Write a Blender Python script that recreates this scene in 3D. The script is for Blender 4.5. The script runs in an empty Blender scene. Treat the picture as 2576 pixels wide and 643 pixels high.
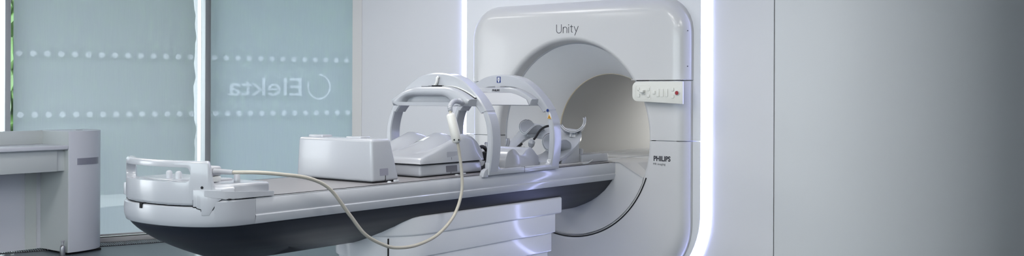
import bpy, bmesh, math, random
from mathutils import Vector, Matrix
random.seed(4)
PI=math.pi; R=math.radians; sin=math.sin; cos=math.cos
C=bpy.context.scene.collection
ZT=0.95                      # height of the table top above the floor; shapes below use z measured from the table top

# ------------------------------------------------------------------ materials
def mat(name,col,rough=.35,spec=.5,metal=0,coat=0,bump=0,bscale=60,var=0,emit=None,estr=0):
    m=bpy.data.materials.new(name); m.use_nodes=True; nt=m.node_tree; b=nt.nodes['Principled BSDF']
    b.inputs['Base Color'].default_value=(*col,1); b.inputs['Roughness'].default_value=rough
    b.inputs['Metallic'].default_value=metal; b.inputs['Specular IOR Level'].default_value=spec
    b.inputs['Coat Weight'].default_value=coat; b.inputs['Coat Roughness'].default_value=.08
    tc=nt.nodes.new('ShaderNodeTexCoord')
    if var:
        n=nt.nodes.new('ShaderNodeTexNoise'); n.inputs['Scale'].default_value=3; n.inputs['Detail'].default_value=4
        r=nt.nodes.new('ShaderNodeMapRange'); r.inputs['To Min'].default_value=1-var; r.inputs['To Max'].default_value=1+var
        mx=nt.nodes.new('ShaderNodeVectorMath'); mx.operation='SCALE'; mx.inputs[0].default_value=col
        nt.links.new(tc.outputs['Object'],n.inputs['Vector']); nt.links.new(n.outputs['Fac'],r.inputs['Value'])
        nt.links.new(r.outputs['Result'],mx.inputs['Scale']); nt.links.new(mx.outputs['Vector'],b.inputs['Base Color'])
    if bump:
        n=nt.nodes.new('ShaderNodeTexNoise'); n.inputs['Scale'].default_value=bscale; n.inputs['Detail'].default_value=3
        u=nt.nodes.new('ShaderNodeBump'); u.inputs['Strength'].default_value=bump; u.inputs['Distance'].default_value=.002
        nt.links.new(tc.outputs['Object'],n.inputs['Vector']); nt.links.new(n.outputs['Fac'],u.inputs['Height'])
        nt.links.new(u.outputs['Normal'],b.inputs['Normal'])
    if emit:
        b.inputs['Emission Color'].default_value=(*emit,1); b.inputs['Emission Strength'].default_value=estr
    return m
WHITE=mat('gloss_white_plastic',(.425,.44,.475),.25,.5,coat=.4)
COVER=mat('scanner_cover_white',(.58,.58,.585),.28,.5,coat=.3)
FACADE=mat('facade_white',(.70,.71,.74),.4,.4)
PANELW=mat('control_panel_ivory',(.72,.715,.67),.4,.4)
RAIL=mat('table_rail_white',(.53,.545,.58),.22,.5,coat=.5)
PED=mat('pedestal_pale_grey',(.84,.85,.89),.25,.5,coat=.5)
TOP=mat('tabletop_pale_grey',(.24,.232,.242),.42,.4,bump=.1,bscale=300)
HULL=mat('dark_slate_hull',(.010,.014,.026),.42,.4)
DARK=mat('black_gap',(.012,.012,.014),.6,.2)
RUBBER=mat('black_rubber',(.02,.02,.022),.45,.4)
CABLE=mat('beige_cable_jacket',(.48,.45,.39),.4,.4)
BOXW=mat('ivory_inline_box',(.66,.65,.62),.28,.5,coat=.3)
GREYP=mat('grey_plastic',(.40,.41,.44),.35,.5)
GREYM=mat('grey_recess',(.26,.26,.31),.3,.5)
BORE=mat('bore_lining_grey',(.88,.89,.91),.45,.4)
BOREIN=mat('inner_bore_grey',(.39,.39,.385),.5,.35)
RING=mat('beige_ring',(.62,.55,.42),.4,.4)
LETTER=mat('dark_lettering',(.035,.035,.045),.5,.3)
THINL=mat('grey_lettering',(.10,.10,.115),.5,.3)
RED=mat('stop_button_red',(.32,.02,.03),.35,.5)
BLUE=mat('sign_blue',(.012,.035,.18),.4,.4)
YEL=mat('warning_yellow',(.75,.38,.03),.4,.4)
GREEN=mat('label_green',(.10,.28,.14),.5,.3)
STICK=mat('sticker_white',(.75,.76,.75),.4,.4)
CLEAR=mat('clear_latch_plastic',(.55,.57,.6),.1,.6)
WALL=mat('wall_white_panel',(.63,.635,.66),.5,.35,var=.01)
WALLW=mat('wall_warm_trim',(.63,.62,.61),.5,.3)
CURVEW=mat('curved_wall_grey',(.60,.615,.63),.42,.4,var=.01)
CEIL=mat('ceiling_white',(.7,.7,.7),.8,.2)
ROOMW=mat('unseen_room_wall',(.62,.63,.66),.8,.2)
FLOORM=mat('floor_slate_grey',(.10,.12,.14),.3,.4,var=.06,bump=.15,bscale=40)
GRILL=mat('grille_metal',(.30,.33,.36),.35,.5,metal=.6)
GRILLD=mat('grille_trench_dark',(.03,.03,.033),.7,.2)
POST=mat('window_post_grey',(.36,.37,.39),.45,.4)
SILL=mat('window_sill_grey',(.45,.44,.44),.45,.4)
DESKM=mat('desk_pale_grey',(.60,.61,.66),.4,.4)
DESKI=mat('desk_inner_greenish',(.56,.59,.59),.45,.4)
STEEL=mat('brushed_steel',(.42,.42,.44),.3,.5,metal=.8)
DOT=None
HEDGE=mat('hedge_leaf',(.07,.14,.035),.6,.3,var=.6)
PAVE=mat('outside_paving',(.6,.6,.58),.8,.2)
LED=mat('led_strip_glow',(.8,.85,1),.5,.2,emit=(.46,.50,1.0),estr=6)
LAMP=mat('ceiling_lamp_glow',(.9,.9,.9),.5,.2,emit=(1,.99,.97),estr=3)
def blind_mat(name,col,tr):
    m=bpy.data.materials.new(name); m.use_nodes=True; nt=m.node_tree; nt.nodes.clear()
    o=nt.nodes.new('ShaderNodeOutputMaterial'); d=nt.nodes.new('ShaderNodeBsdfDiffuse'); t=nt.nodes.new('ShaderNodeBsdfTranslucent')
    p=nt.nodes.new('ShaderNodeBsdfTransparent'); a=nt.nodes.new('ShaderNodeMixShader'); b=nt.nodes.new('ShaderNodeMixShader')
    tc=nt.nodes.new('ShaderNodeTexCoord'); w=nt.nodes.new('ShaderNodeTexNoise'); w.inputs['Scale'].default_value=1
    mp=nt.nodes.new('ShaderNodeMapping'); mp.inputs['Scale'].default_value=(260,260,5)
    r=nt.nodes.new('ShaderNodeMapRange'); r.inputs['To Min'].default_value=.95; r.inputs['To Max'].default_value=1.05
    s=nt.nodes.new('ShaderNodeVectorMath'); s.operation='SCALE'; s.inputs[0].default_value=col
    L=nt.links.new
    L(tc.outputs['Object'],mp.inputs['Vector']); L(mp.outputs['Vector'],w.inputs['Vector']); L(w.outputs['Fac'],r.inputs['Value']); L(r.outputs['Result'],s.inputs['Scale'])
    L(s.outputs['Vector'],d.inputs['Color']); L(s.outputs['Vector'],t.inputs['Color']); p.inputs['Color'].default_value=(1,1,1,1)
    a.inputs['Fac'].default_value=.5; b.inputs['Fac'].default_value=tr
    L(d.outputs[0],a.inputs[1]); L(t.outputs[0],a.inputs[2]); L(a.outputs[0],b.inputs[1]); L(p.outputs[0],b.inputs[2]); L(b.outputs[0],o.inputs['Surface'])
    return m
BLIND1=blind_mat('blind_fabric_warm',(.35,.38,.41),.10)
BLIND2=blind_mat('blind_fabric_cool',(.375,.42,.475),.10)
def glass_mat():
    m=bpy.data.materials.new('thin_window_glass'); m.use_nodes=True; nt=m.node_tree; nt.nodes.clear()
    o=nt.nodes.new('ShaderNodeOutputMaterial'); p=nt.nodes.new('ShaderNodeBsdfTransparent'); g=nt.nodes.new('ShaderNodeBsdfGlossy'); a=nt.nodes.new('ShaderNodeMixShader')
    p.inputs['Color'].default_value=(.93,.97,.97,1); g.inputs['Roughness'].default_value=.02; a.inputs['Fac'].default_value=.06
    nt.links.new(p.outputs[0],a.inputs[1]); nt.links.new(g.outputs[0],a.inputs[2]); nt.links.new(a.outputs[0],o.inputs['Surface']); return m
GLASS=glass_mat()
def frost_mat():
    m=bpy.data.materials.new('frosted_film'); m.use_nodes=True; nt=m.node_tree; nt.nodes.clear()
    o=nt.nodes.new('ShaderNodeOutputMaterial'); t=nt.nodes.new('ShaderNodeBsdfTranslucent'); t.inputs['Color'].default_value=(.92,.94,1,1)
    nt.links.new(t.outputs[0],o.inputs['Surface']); return m
DOT=frost_mat()
# led outline: how far in from the back wall the floor stripes etc. go is left to light

# ------------------------------------------------------------------ objects
def tagp(o,label=None,cat=None,group=None,kind=None):
    if label: o['label']=label
    if cat: o['category']=cat
    if group: o['group']=group
    if kind: o['kind']=kind
    return o
def thing(name,label,cat,loc,group=None):
    o=bpy.data.objects.new(name,None); C.objects.link(o); o.empty_display_size=.1
    o.location=(loc[0],loc[1],loc[2]+ZT); o['org']=[loc[0],loc[1],loc[2]]
    return tagp(o,label,cat,group)
def obj(name,bm,m,parent=None,org=None,sharp=35,label=None):
    """bm in table coordinates -> one mesh object"""
    if parent is not None: org=parent['org'][:] if 'org' in parent else (0,0,0)
    if org is None:
        xs=[v.co.x for v in bm.verts]; ys=[v.co.y for v in bm.verts]; zs=[v.co.z for v in bm.verts]
        org=((min(xs)+max(xs))/2,(min(ys)+max(ys))/2,min(zs))
    bmesh.ops.translate(bm,verts=bm.verts,vec=(-org[0],-org[1],-org[2]))
    me=bpy.data.meshes.new(name); bmesh.ops.recalc_face_normals(bm,faces=bm.faces) ; bm.to_mesh(me); bm.free()
    for p in me.polygons: p.use_smooth=True
    me.set_sharp_from_angle(angle=R(sharp))
    ms=m if isinstance(m,(list,tuple)) else [m]
    for k in ms: me.materials.append(k)
    o=bpy.data.objects.new(name,me); C.objects.link(o); o['org']=list(org)
    if parent is not None: o.parent=parent
    else: o.location=(org[0],org[1],org[2]+ZT)
    if label: o['label']=label
    return o
def struct(name,bm,m,**k):
    o=obj(name,bm,m,**k); o['kind']='structure'; return o
def single(name,bm,m,label,cat,group=None,**k):
    return tagp(obj(name,bm,m,**k),label,cat,group)

# ------------------------------------------------------------------ shapes
def NB(): return bmesh.new()
def bevel(bm,w,seg=3,ang=30,sel=None):
    bmesh.ops.recalc_face_normals(bm,faces=bm.faces); bm.normal_update()
    es=[e for e in bm.edges if len(e.link_faces)==2 and e.calc_face_angle(0)>R(ang) and (sel is None or sel(e))]
    if es: bmesh.ops.bevel(bm,geom=es,offset=w,segments=seg,profile=.5,clamp_overlap=True,affect='EDGES')
    return bm
def join(*bms):
    a=NB()
    for b in bms:
        me=bpy.data.meshes.new('t'); b.to_mesh(me); b.free(); a.from_mesh(me); bpy.data.meshes.remove(me)
    return a
def box(x0,x1,y0,y1,z0,z1,bv=0,seg=2):
    bm=NB(); v=[bm.verts.new((x,y,z)) for z in (z0,z1) for y in (y0,y1) for x in (x0,x1)]
    for f in ((0,2,3,1),(4,5,7,6),(0,1,5,4),(2,6,7,3),(0,4,6,2),(1,3,7,5)): bm.faces.new([v[i] for i in f])
    if bv: bevel(bm,bv,seg)
    return bm
def loft(rings,closed=True,caps=True):
    """rings: lists of equal length of points"""
    bm=NB(); V=[[bm.verts.new(p) for p in r] for r in rings]; n=len(rings[0])
    for a,b in zip(V,V[1:]):
        for i in range(n if closed else n-1):
            j=(i+1)%n
            try: bm.faces.new((a[i],a[j],b[j],b[i]))
            except ValueError: pass
    if caps and closed:
        bm.faces.new(V[0][::-1]); bm.faces.new(V[-1])
    return bm
def prism(poly,axis,a,b,bv=0,seg=3,ang=30,sel=None):
    """poly of 2D points in the plane across axis; axis 'x':(y,z) 'y':(x,z) 'z':(x,y)"""
    f={'x':lambda p,t:(t,p[0],p[1]),'y':lambda p,t:(p[0],t,p[1]),'z':lambda p,t:(p[0],p[1],t)}[axis]
    bm=loft([[f(p,a) for p in poly],[f(p,b) for p in poly]])
    bmesh.ops.recalc_face_normals(bm,faces=bm.faces)
    if bv: bevel(bm,bv,seg,ang,sel)
    return bm
def spline(pts,n=8):
    """Catmull-Rom through points"""
    P=[Vector(p) for p in pts]; out=[]
    for i in range(len(P)-1):
        p0=P[max(i-1,0)];p1=P[i];p2=P[i+1];p3=P[min(i+2,len(P)-1)]
        for k in range(n):
            t=k/n; out.append(.5*((2*p1)+(p2-p0)*t+(2*p0-5*p1+4*p2-p3)*t*t+(3*p1-p0-3*p2+p3)*t**3))
    out.append(P[-1]); return out
def tube(path,r,n=14,caps=True):
    path=[Vector(p) for p in path]; rr=r if callable(r) else (lambda t:r)
    rings=[]; up=None
    for i,p in enumerate(path):
        t=(path[min(i+1,len(path)-1)]-path[max(i-1,0)]).normalized()
        if up is None: up=t.orthogonal().normalized()
        up=(up-t*up.dot(t)).normalized(); s=t.cross(up); q=rr(i/(len(path)-1))
        rings.append([p+(up*cos(2*PI*k/n)+s*sin(2*PI*k/n))*q for k in range(n)])
    return loft(rings,True,caps)
def lathe(prof,c,axis=(0,0,1),n=28):
    """prof list of (radius, height) along axis from c"""
    ax=Vector(axis).normalized(); u=ax.orthogonal().normalized(); v=ax.cross(u); c=Vector(c)
    return loft([[c+ax*h+(u*cos(2*PI*k/n)+v*sin(2*PI*k/n))*max(r,1e-4) for k in range(n)] for r,h in prof])
def rrect(x0,x1,z0,z1,r,n=6):
    out=[]
    for cx,cz,a in ((x1-r,z1-r,0),(x0+r,z1-r,90),(x0+r,z0+r,180),(x1-r,z0+r,270)):
        for k in range(n+1):
            t=R(a+90*k/n); out.append((cx+r*cos(t),cz+r*sin(t)))
    return out
def text_bm(s,size,loc,width=None,off=0,ext=.0006,mirror=False,space=1,shear=0,xdir=(1,0,0),zdir=(0,0,1)):
    cu=bpy.data.curves.new('t','FONT'); cu.body=s; cu.size=size; cu.offset=off; cu.extrude=ext; cu.space_character=space; cu.shear=shear
    cu.resolution_u=4
    o=bpy.data.objects.new('t',cu); C.objects.link(o); bpy.context.view_layer.update()
    dg=bpy.context.evaluated_depsgraph_get(); me=bpy.data.meshes.new_from_object(o.evaluated_get(dg))
    bm=NB(); bm.from_mesh(me); bpy.data.meshes.remove(me); bpy.data.objects.remove(o); bpy.data.curves.remove(cu)
    x0=min(v.co.x for v in bm.verts); x1=max(v.co.x for v in bm.verts); k=(width/(x1-x0)) if width else 1
    X=Vector(xdir); Z=Vector(zdir); N=X.cross(Z)
    for v in bm.verts:
        x=(v.co.x-x0)*k; 
        if mirror: x=-x
        v.co=Vector(loc)+X*x+Z*v.co.y+N*(-v.co.z)
    return bm
def strokes(lines,w,y,ext=.0008):
    """flat strokes in the xz plane at depth y; lines: lists of (x,z)"""
    bms=[]
    for L in lines:
        n=len(L); lo=[];hi=[]
        for i,p in enumerate(L):
            a=Vector(L[max(i-1,0)]); b=Vector(L[min(i+1,n-1)]); d=(b-a).normalized(); q=Vector((-d.y,d.x))*w/2
            lo.append((p[0]-q.x,p[1]-q.y)); hi.append((p[0]+q.x,p[1]+q.y))
        bms.append(prism(lo+hi[::-1],'y',y-ext,y))
    return join(*bms)
def cut_keep(bm,z0=None,z1=None,x0=None,x1=None,y0=None,y1=None):
    for ax,lo,hi in ((0,x0,x1),(1,y0,y1),(2,z0,z1)):
        for lim,sg in ((lo,-1),(hi,1)):
            if lim is None: continue
            co=[0,0,0];no=[0,0,0];co[ax]=lim;no[ax]=sg
            g=bm.verts[:]+bm.edges[:]+bm.faces[:]
            bmesh.ops.bisect_plane(bm,geom=g,plane_co=co,plane_no=no,clear_outer=True)
    return bm
def solid(bm,t):
    """give an open shell thickness t (towards -normal)"""
    bmesh.ops.recalc_face_normals(bm,faces=bm.faces)
    bmesh.ops.solidify(bm,geom=bm.faces[:],thickness=t); return bm
def grid(f,nu,nv):
    bm=NB(); V=[[bm.verts.new(f(i/nu,j/nv)) for j in range(nv+1)] for i in range(nu+1)]
    for i in range(nu):
        for j in range(nv): bm.faces.new((V[i][j],V[i+1][j],V[i+1][j+1],V[i][j+1]))
    return bm

# ================================================================== ROOM SHELL
W0=Vector((-4.889,5.227,0)); WD=Vector((.353,.9356,0)).normalized(); WN=Vector((WD.y,-WD.x,0))   # window wall: along, into the room
def wp(s,z,o=0): return W0+WD*s+WN*o+Vector((0,0,z))
def wbox(s0,s1,o0,o1,z0,z1,bv=0):
    bm=box(s0,s1,o0,o1,z0,z1,bv)
    for v in bm.verts: v.co=wp(v.co.x,v.co.z,v.co.y)
    return bm
FZ=-.95; CZ=2.05
# floor and ceiling
struct('floor',box(-7.6,7.2,-3.2,9.2,FZ-.1,FZ),FLOORM)
struct('ceiling',box(-7.6,7.2,-3.2,9.2,CZ,CZ+.1),CEIL)
struct('wall_rear',join(box(-7.6,-2.5,-3.2,-3.1,FZ,CZ),box(6.0,7.2,-3.2,-3.1,FZ,CZ),box(-2.5,6,-3.2,-3.1,FZ,.35),box(-2.5,6,-3.2,-3.1,1.75,CZ)),ROOMW)
rw=struct('window_4',join(box(-2.5,6,-3.18,-3.12,.35,.40),box(-2.5,6,-3.18,-3.12,1.70,1.75)),SILL)  # unseen window added behind the camera to let in frontal fill light
for k in range(4): obj('window_post',box(-2.53+2.82*k,-2.47+2.82*k,-3.18,-3.12,.40,1.70),POST,rw)
obj('glass_pane',box(-2.5,6,-3.155,-3.15,.40,1.70),GLASS,rw)
struct('wall_side',box(7.1,7.2,-3.1,9.1,FZ,CZ),ROOMW)
struct('wall_far',box(-3.6,7.1,9.0,9.1,FZ,CZ),ROOMW)
# back wall slab with an elliptical hole for the scanner
EX,EZ,ECZ=.625,.672,.157          # opening half axes and centre height
def ell(t,a=EX,b=EZ,cz=ECZ,y=0): return Vector((a*cos(t),y,cz+b*sin(t)))
def rect_pt(t,x0,x1,z0,z1,y):
    c,s=cos(t),sin(t); k=1e9
    if c>1e-9:k=min(k,x1/c)
    if c<-1e-9:k=min(k,x0/c)
    if s>1e-9:k=min(k,(z1-ECZ)/s)
    if s<-1e-9:k=min(k,(z0-ECZ)/s)
    return Vector((k*c,y,ECZ+k*s))
YW=5.96
thw=sorted([2*PI*k/96 for k in range(96)]+[math.atan2(z-ECZ,x)%(2*PI) for x in (-2.27,1.441) for z in (FZ,CZ)])
wallbm=loft([[rect_pt(t,-2.27,1.441,FZ,CZ,YW+.12) for t in thw],[rect_pt(t,-2.27,1.441,FZ,CZ,YW) for t in thw],
             [ell(t,.72,.76,y=YW) for t in thw],[ell(t,.72,.76,y=YW+.12) for t in thw]],caps=False)
struct('wall_back',wallbm,WALL,sharp=30)
struct('trim_1',box(-2.275,-2.165,YW-.006,YW+.0,FZ,CZ),WALLW)
struct('trim_2',box(1.441,1.4475,YW+.012,YW+.13,FZ,CZ),DARK)
# curved wall to the right of the joint
pl=[];Rc=1.25;n=28
for k in range(n+1):
    a=R(70)*k/n; pl.append((1.4475+Rc*sin(a),YW+Rc*(1-cos(a))))
ex=(pl[-1][0]+cos(R(70))*2.2,pl[-1][1]+sin(R(70))*2.2); pl.append(ex)
struct('wall_right',prism(pl+[(p[0]-.02,p[1]+.1) for p in pl[::-1]],'z',FZ,CZ),CURVEW,sharp=20)

# window wall -------------------------------------------------------
struct('wall_window',join(wbox(-6.5,-.81-1.6,-.14,0,FZ,CZ),wbox(2.78,4.3,-.14,0,FZ,CZ),wbox(-2.5,2.8,-.14,-.0,1.98,CZ)),WALL)
def window(i,s0,s1,post0,post1):
    fr=join(wbox(s0,s1,-.16,-.06,FZ,FZ+.04),wbox(s0,s1,-.16,-.06,1.95,1.99))
    f=struct('window_%d'%i,fr,SILL)
    obj('window_post',wbox(post0,post1,-.16,.012,FZ,1.98,.004),POST,f)
    obj('glass_pane',wbox(s0,s1,-.125,-.12,FZ+.04,1.95),GLASS,f)
    return f
w1=window(1,-.77,.97,.97,1.025)
w2=window(2,1.03,2.78,2.74,2.78)
w0=window(3,-2.41,-.765,-.811,-.765)
struct('baseboard_window',wbox(-2.4,2.75,-.05,.02,FZ,FZ+.045,.004),SILL)
struct('trim_3',wbox(-2.4,2.75,-.03,.012,FZ+.045,FZ+.05,.001),DARK)
def blind(label,s0,s1,m):
    b=thing('roller_blind',label,'roller blind',wp((s0+s1)/2,FZ+.06))
    fb=NB(); fb.faces.new([fb.verts.new(wp(*q)) for q in ((s0,FZ+.07),(s1,FZ+.07),(s1,1.91),(s0,1.91))]); obj('blind_fabric',fb,m,b)
    obj('bottom_bar',wbox(s0,s1,-.008,.008,FZ+.058,FZ+.076,.003),SILL,b)
    obj('blind_cassette',wbox(s0,s1,-.03,.04,1.9,1.96,.01),SILL,b)
    return b
blind('wide pale grey roller blind lowered between the two bright window slits',-.743,.90,BLIND1)
blind('blue-grey roller blind with a mirrored word showing through it, next to the white wall',1.027,2.72,BLIND2)
blind('narrow strip of roller blind at the far left edge of the window wall',-2.3,-.851,BLIND1)
# frosted manifestation on the inner glass face, showing through the blinds
CAMP=Vector((3.915,0,.45)); GO=-.112
def gp(s,z,o=GO):
    """the point on the glass lying behind blind point (s, z)"""
    p=wp(s,z,0); d=p-CAMP; k=(p-W0).dot(WN); return p+d*((GO-k)/d.dot(WN))+WN*(o-GO)
KS=(gp(1,.4)-gp(0,.4)).length
def disc(s,z,r,o=GO):
    bm=NB(); bm.faces.new([bm.verts.new(gp(s+r*cos(2*PI*k/20),z+r*sin(2*PI*k/20),o)) for k in range(20)]); return bm
for z,zl,off in ((.811,'upper',-.697),(.254,'lower',-.684)):
    k=0
    while off+k*.1175<2.66:
        s=off+k*.1175; k+=1
        if .87<s<1.05: continue
        single('frosted_dot',disc(s,z,.027),DOT,'round frosted dot in the %s row of dots showing through the %s'%(zl,'pale grey blind' if s<1 else 'blue-grey blind'),'window dot','%s row of frosted dots on the %s window'%(zl,'left' if s<1 else 'right'))
p0=gp(1.974,.437); up_=(gp(1.974,.637)-p0); KZ=up_.length/.2
wb=text_bm('Elekta',.262*KZ,tuple(p0),width=.776*KS,off=.001,ext=0,mirror=True,xdir=tuple(WD))
single('window_lettering',wb,DOT,'large mirrored word in frosted lettering showing through the blue-grey blind','lettering')
ra=[]
for a in range(155,155+300,6):
    ra.append([gp(2.166+rr*cos(R(a)),.53+rr*1.04*sin(R(a)),o) for rr,o in ((.113,GO),(.131,GO))])
single('window_logo',loft(ra,closed=False),DOT,'open frosted ring emblem beside the mirrored word on the window','emblem')

# floor grille along the window
g=thing('floor_grille','slatted metal floor grille running along the foot of the window wall','floor grille',wp(0,FZ+.002,.22))
obj('grille_trench',wbox(-2.4,2.7,.105,.30,FZ,FZ+.004),GRILLD,g)
gs=[]
s=-1.2
while s<2.0:
    gs.append(wbox(s,s+.009,.12,.29,FZ+.004,FZ+.010)); s+=.019
sl=join(*gs); obj('grille_slats',sl,GRILL,g)['kind']='stuff'
# outside
struct('ground_outside',box(-40,-4.2,-12,32,FZ-.3,FZ-.12),PAVE)
def off_wall(s,dist,z):
    """point at distance dist outside the window wall, on the sight line through window position s"""
    p=wp(s,0,0); d=p-CAMP; d.z=0; q=p+d*(-dist/d.dot(WN)); return Vector((q.x,q.y,z))
for sa,sb,lb in ((-.768,.87,'bright green hedge outside, glimpsed in the narrow slit left of the wide blind'),(1.05,3.3,'added hedge outside the right-hand window, a dark backdrop behind the blue-grey blind')):  # second hedge is added as a dark backdrop for the frosted film
    rows=[]; hA=off_wall(sa,6.0,0); hB=off_wall(sb,6.0,0)
    for a in range(91):
        b0=hA.lerp(hB,a/90); row=[]
        for b in range(31):
            row.append(b0+Vector((random.uniform(-.02,.02),0,FZ-.12+3.3*b/30+random.uniform(-.03,.03)))+WN*random.uniform(-.08,.08))
        rows.append(row+[q-WN*.3 for q in row[::-1]])
    single('hedge',loft(rows),HEDGE,lb,'hedge',sharp=10)

# ================================================================== LED STRIP (rounded frame in the back wall)
def arch_ring(hw,top,bot,r_t,r_b,y,n=14):
    out=[]
    for cx,cz,r,a in ((hw-r_t,top-r_t,r_t,0),(-hw+r_t,top-r_t,r_t,90),(-hw+r_b,bot+r_b,r_b,180),(hw-r_b,bot+r_b,r_b,270)):
        for k in range(n+1):
            t=R(a+90*k/n); out.append(Vector((cx+r*cos(t),y,cz+r*sin(t))))
    return out
sx=-.024
def sh(L,dx=sx): return [p+Vector((dx,0,0)) for p in L]
OL=(1.040,1.78,-.93,.30,.615); IL=(.97,1.688,-.855,.21,.54)
led=loft([sh(arch_ring(*IL,YW)),sh(arch_ring(*IL,YW-.012)),sh(arch_ring(*OL,YW-.012)),sh(arch_ring(*OL,YW))],caps=False)
single('led_light_strip',led,LED,'glowing white light strip framing the scanner in a tall rounded loop','light strip',sharp=30)

# ================================================================== SCANNER
sc=thing('mri_scanner','large white scanner with a round open bore set in the back wall','scanner',(0,YW-.05,FZ))
YF=5.84; YB=5.93
# facade panel
HT=1.105
th=sorted(set([2*PI*k/160 for k in range(160)]))
def rr_pt(t,hw,top,bot,rt,rb,y,dx=0):
    # ray from the ellipse centre to the rounded rectangle
    c,s=cos(t),sin(t); o=Vector((0,ECZ))
    lo,hi=0,4
    def inside(k):
        x=abs(k*c); z=ECZ+k*s
        if x>hw or z>top or z<bot: return False
        if z>top-rt and x>hw-rt: return (x-hw+rt)**2+(z-top+rt)**2<=rt*rt
        if z<bot+rb and x>hw-rb: return (x-hw+rb)**2+(z-bot-rb)**2<=rb*rb
        return True
    for _ in range(34):
        m=(lo+hi)/2
        if inside(m): lo=m
        else: hi=m
    return Vector((lo*c+dx,y,ECZ+lo*s))
fa=loft([[rr_pt(t,.985,1.70,-.87,.22,.555,YW,sx) for t in th],[rr_pt(t,.985,1.70,-.87,.22,.555,YB+.006,sx) for t in th],
         [rr_pt(t,.983,1.698,-.868,.218,.553,YB,sx) for t in th],[ell(t,EX+.06,EZ+.06,y=YB) for t in th]],caps=False)
for nm,lim in (('upper_facade',dict(z0=.1565)),('lower_facade',dict(z1=.1535))):
    me=bpy.data.meshes.new('t'); fa.to_mesh(me); b=NB(); b.from_mesh(me); bpy.data.meshes.remove(me)
    obj(nm,cut_keep(b,**lim),FACADE,sc)
fa.free()
# cover shell
def cover_shell(prot=0,hw=.905):
    yf=YF-prot; L=[]
    L.append([rr_pt(t,hw,HT,-.80,.235,.42,YB) for t in th])
    rad=.1
    for k in range(0,9):
        a=R(90*k/8); ins=rad*(1-cos(a)); yy=YB-(YB-yf)*sin(a)
        L.append([rr_pt(t,hw-ins,HT-ins,-.80+ins,.235-ins*.9,.42-ins*.9,yy) for t in th])
    rf=.032
    L.append([ell(t,EX+rf+.03,EZ+rf+.03,y=yf) for t in th])
    for k in range(0,8):
        a=R(90*k/7); L.append([ell(t,EX+rf*(1-sin(a)),EZ+rf*(1-sin(a)),y=yf+.03*(1-cos(a))) for t in th])
    L.append([ell(t,EX-.012,EZ-.012,y=yf+.075+prot) for t in th])
    return loft(L,caps=False)
ZU=.552; ZS=.155
def cov(name,lim,prot=0,hw=.905):
    b=cut_keep(cover_shell(prot,hw),**lim)
    b=solid(b,.012) if False else b
    return obj(name,b,COVER,sc,sharp=40)
uc=cov('upper_cover',dict(z0=ZU),.012,.908)
cov('side_cover',dict(z0=ZS+.0025,z1=ZU-.006,x0=0))
cov('side_cover',dict(z0=ZS+.0025,z1=ZU-.006,x1=0))
lc=cov('lower_cover',dict(z1=ZS-.0025))
# underside lip of the upper cover (its thickness along the seam)
for s in (-1,1):
    xs=[s*.50,s*.905]
    xa,xb=min(xs),max(xs)
    obj('cover_lip',box(xa+(.0 if s<0 else .0),xb-.02 if s>0 else xb,YF-.008,YB-.004,ZU,ZU+.004) if s>0 else box(xa+.02,xb,YF-.008,YB-.004,ZU,ZU+.004),COVER,uc)
for zz in (.87,.64):
    obj('screw',lathe([(.004,0),(.004,.003),(.001,.004)],(.893,YB-.055,zz),(1,-.6,0),10),THINL,uc,label='small dark screw in the side of the upper cover')
# joint between lower/upper (shadow gap backing)
for a_,b_ in ((.68,.83),(-.83,-.68)): obj('joint_backing',box(a_,b_,YF+.006,YF+.02,ZS-.006,ZS+.006),GREYP,sc)
# lettering: thin name on the upper cover
def arcp(cx,cz,r,a0,a1,n=8): return [(cx+r*cos(R(a0+(a1-a0)*k/n)),cz+r*sin(R(a0+(a1-a0)*k/n))) for k in range(n+1)]
def unity(x0,z0,w,h):
    k=w/100.; q=h/36.     # design box 100 wide, cap height 36
    T=lambda L:[(x0+p[0]*k,z0+p[1]*q) for p in L]
    return [T([(2,36),(2,12)]+arcp(13,12,11,180,360,10)[1:]+[(24,36)]),
            T([(32,0),(32,25)]),T([(32,14)]+arcp(40.5,16,8.5,180,0,10)+[(49,0)]),
            T([(57,0),(57,25)]),T(arcp(57,32.5,.9,0,360,8)),
            T([(69,32),(69,7)]+arcp(74,7,5,180,280,5)),T([(63,25),(76,25)]),
            T([(81,26),(90.5,4)]),T([(100,26),(84,-11)])]
obj('name_lettering',strokes(unity(-.106,.883,.186,.062),.0048,YF-.0125),THINL,uc)
obj('brand_lettering',text_bm('PHILIPS',.045,(.667,YF-.0006,.023),width=.124,off=.0016,ext=.0004),LETTER,lc)
obj('subtitle_lettering',text_bm('MR imaging',.020,(.664,YF-.0006,-.004),width=.09,ext=.0004),THINL,lc)
# bore: flare, ring, inner tunnel
RR=.447; RY=6.38; RZ=.163
def blend(t,k): # k 0 at lip, 1 at ring, smooth flare
    e=k*k*(3-2*k)*.35+k*.65
    return e
def flare(y0,y1,k0,k1,n):
    L=[]
    for i in range(n+1):
        k=k0+(k1-k0)*i/n; e=1-(1-k)**1.25
        a=(EX-.016)*(1-e)+RR*e; b=(EZ-.016)*(1-e)+RR*e; cz=ECZ*(1-e)+RZ*e
        L.append([ell(t,a,b,cz,YF+.078+(RY-YF-.078)*k) for t in th])
    return L
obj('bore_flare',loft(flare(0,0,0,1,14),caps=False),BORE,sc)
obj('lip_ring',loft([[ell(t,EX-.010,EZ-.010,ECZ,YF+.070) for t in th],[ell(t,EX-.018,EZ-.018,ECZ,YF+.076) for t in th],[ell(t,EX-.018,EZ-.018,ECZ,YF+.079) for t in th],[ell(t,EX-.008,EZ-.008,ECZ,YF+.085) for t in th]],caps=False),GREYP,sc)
obj('bore_ring',loft([[ell(t,RR+.008,RR+.008,RZ,RY-.006) for t in th],[ell(t,RR-.002,RR-.002,RZ,RY-.006) for t in th],[ell(t,RR-.002,RR-.002,RZ,RY+.006) for t in th]],caps=False),RING,sc)
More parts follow.
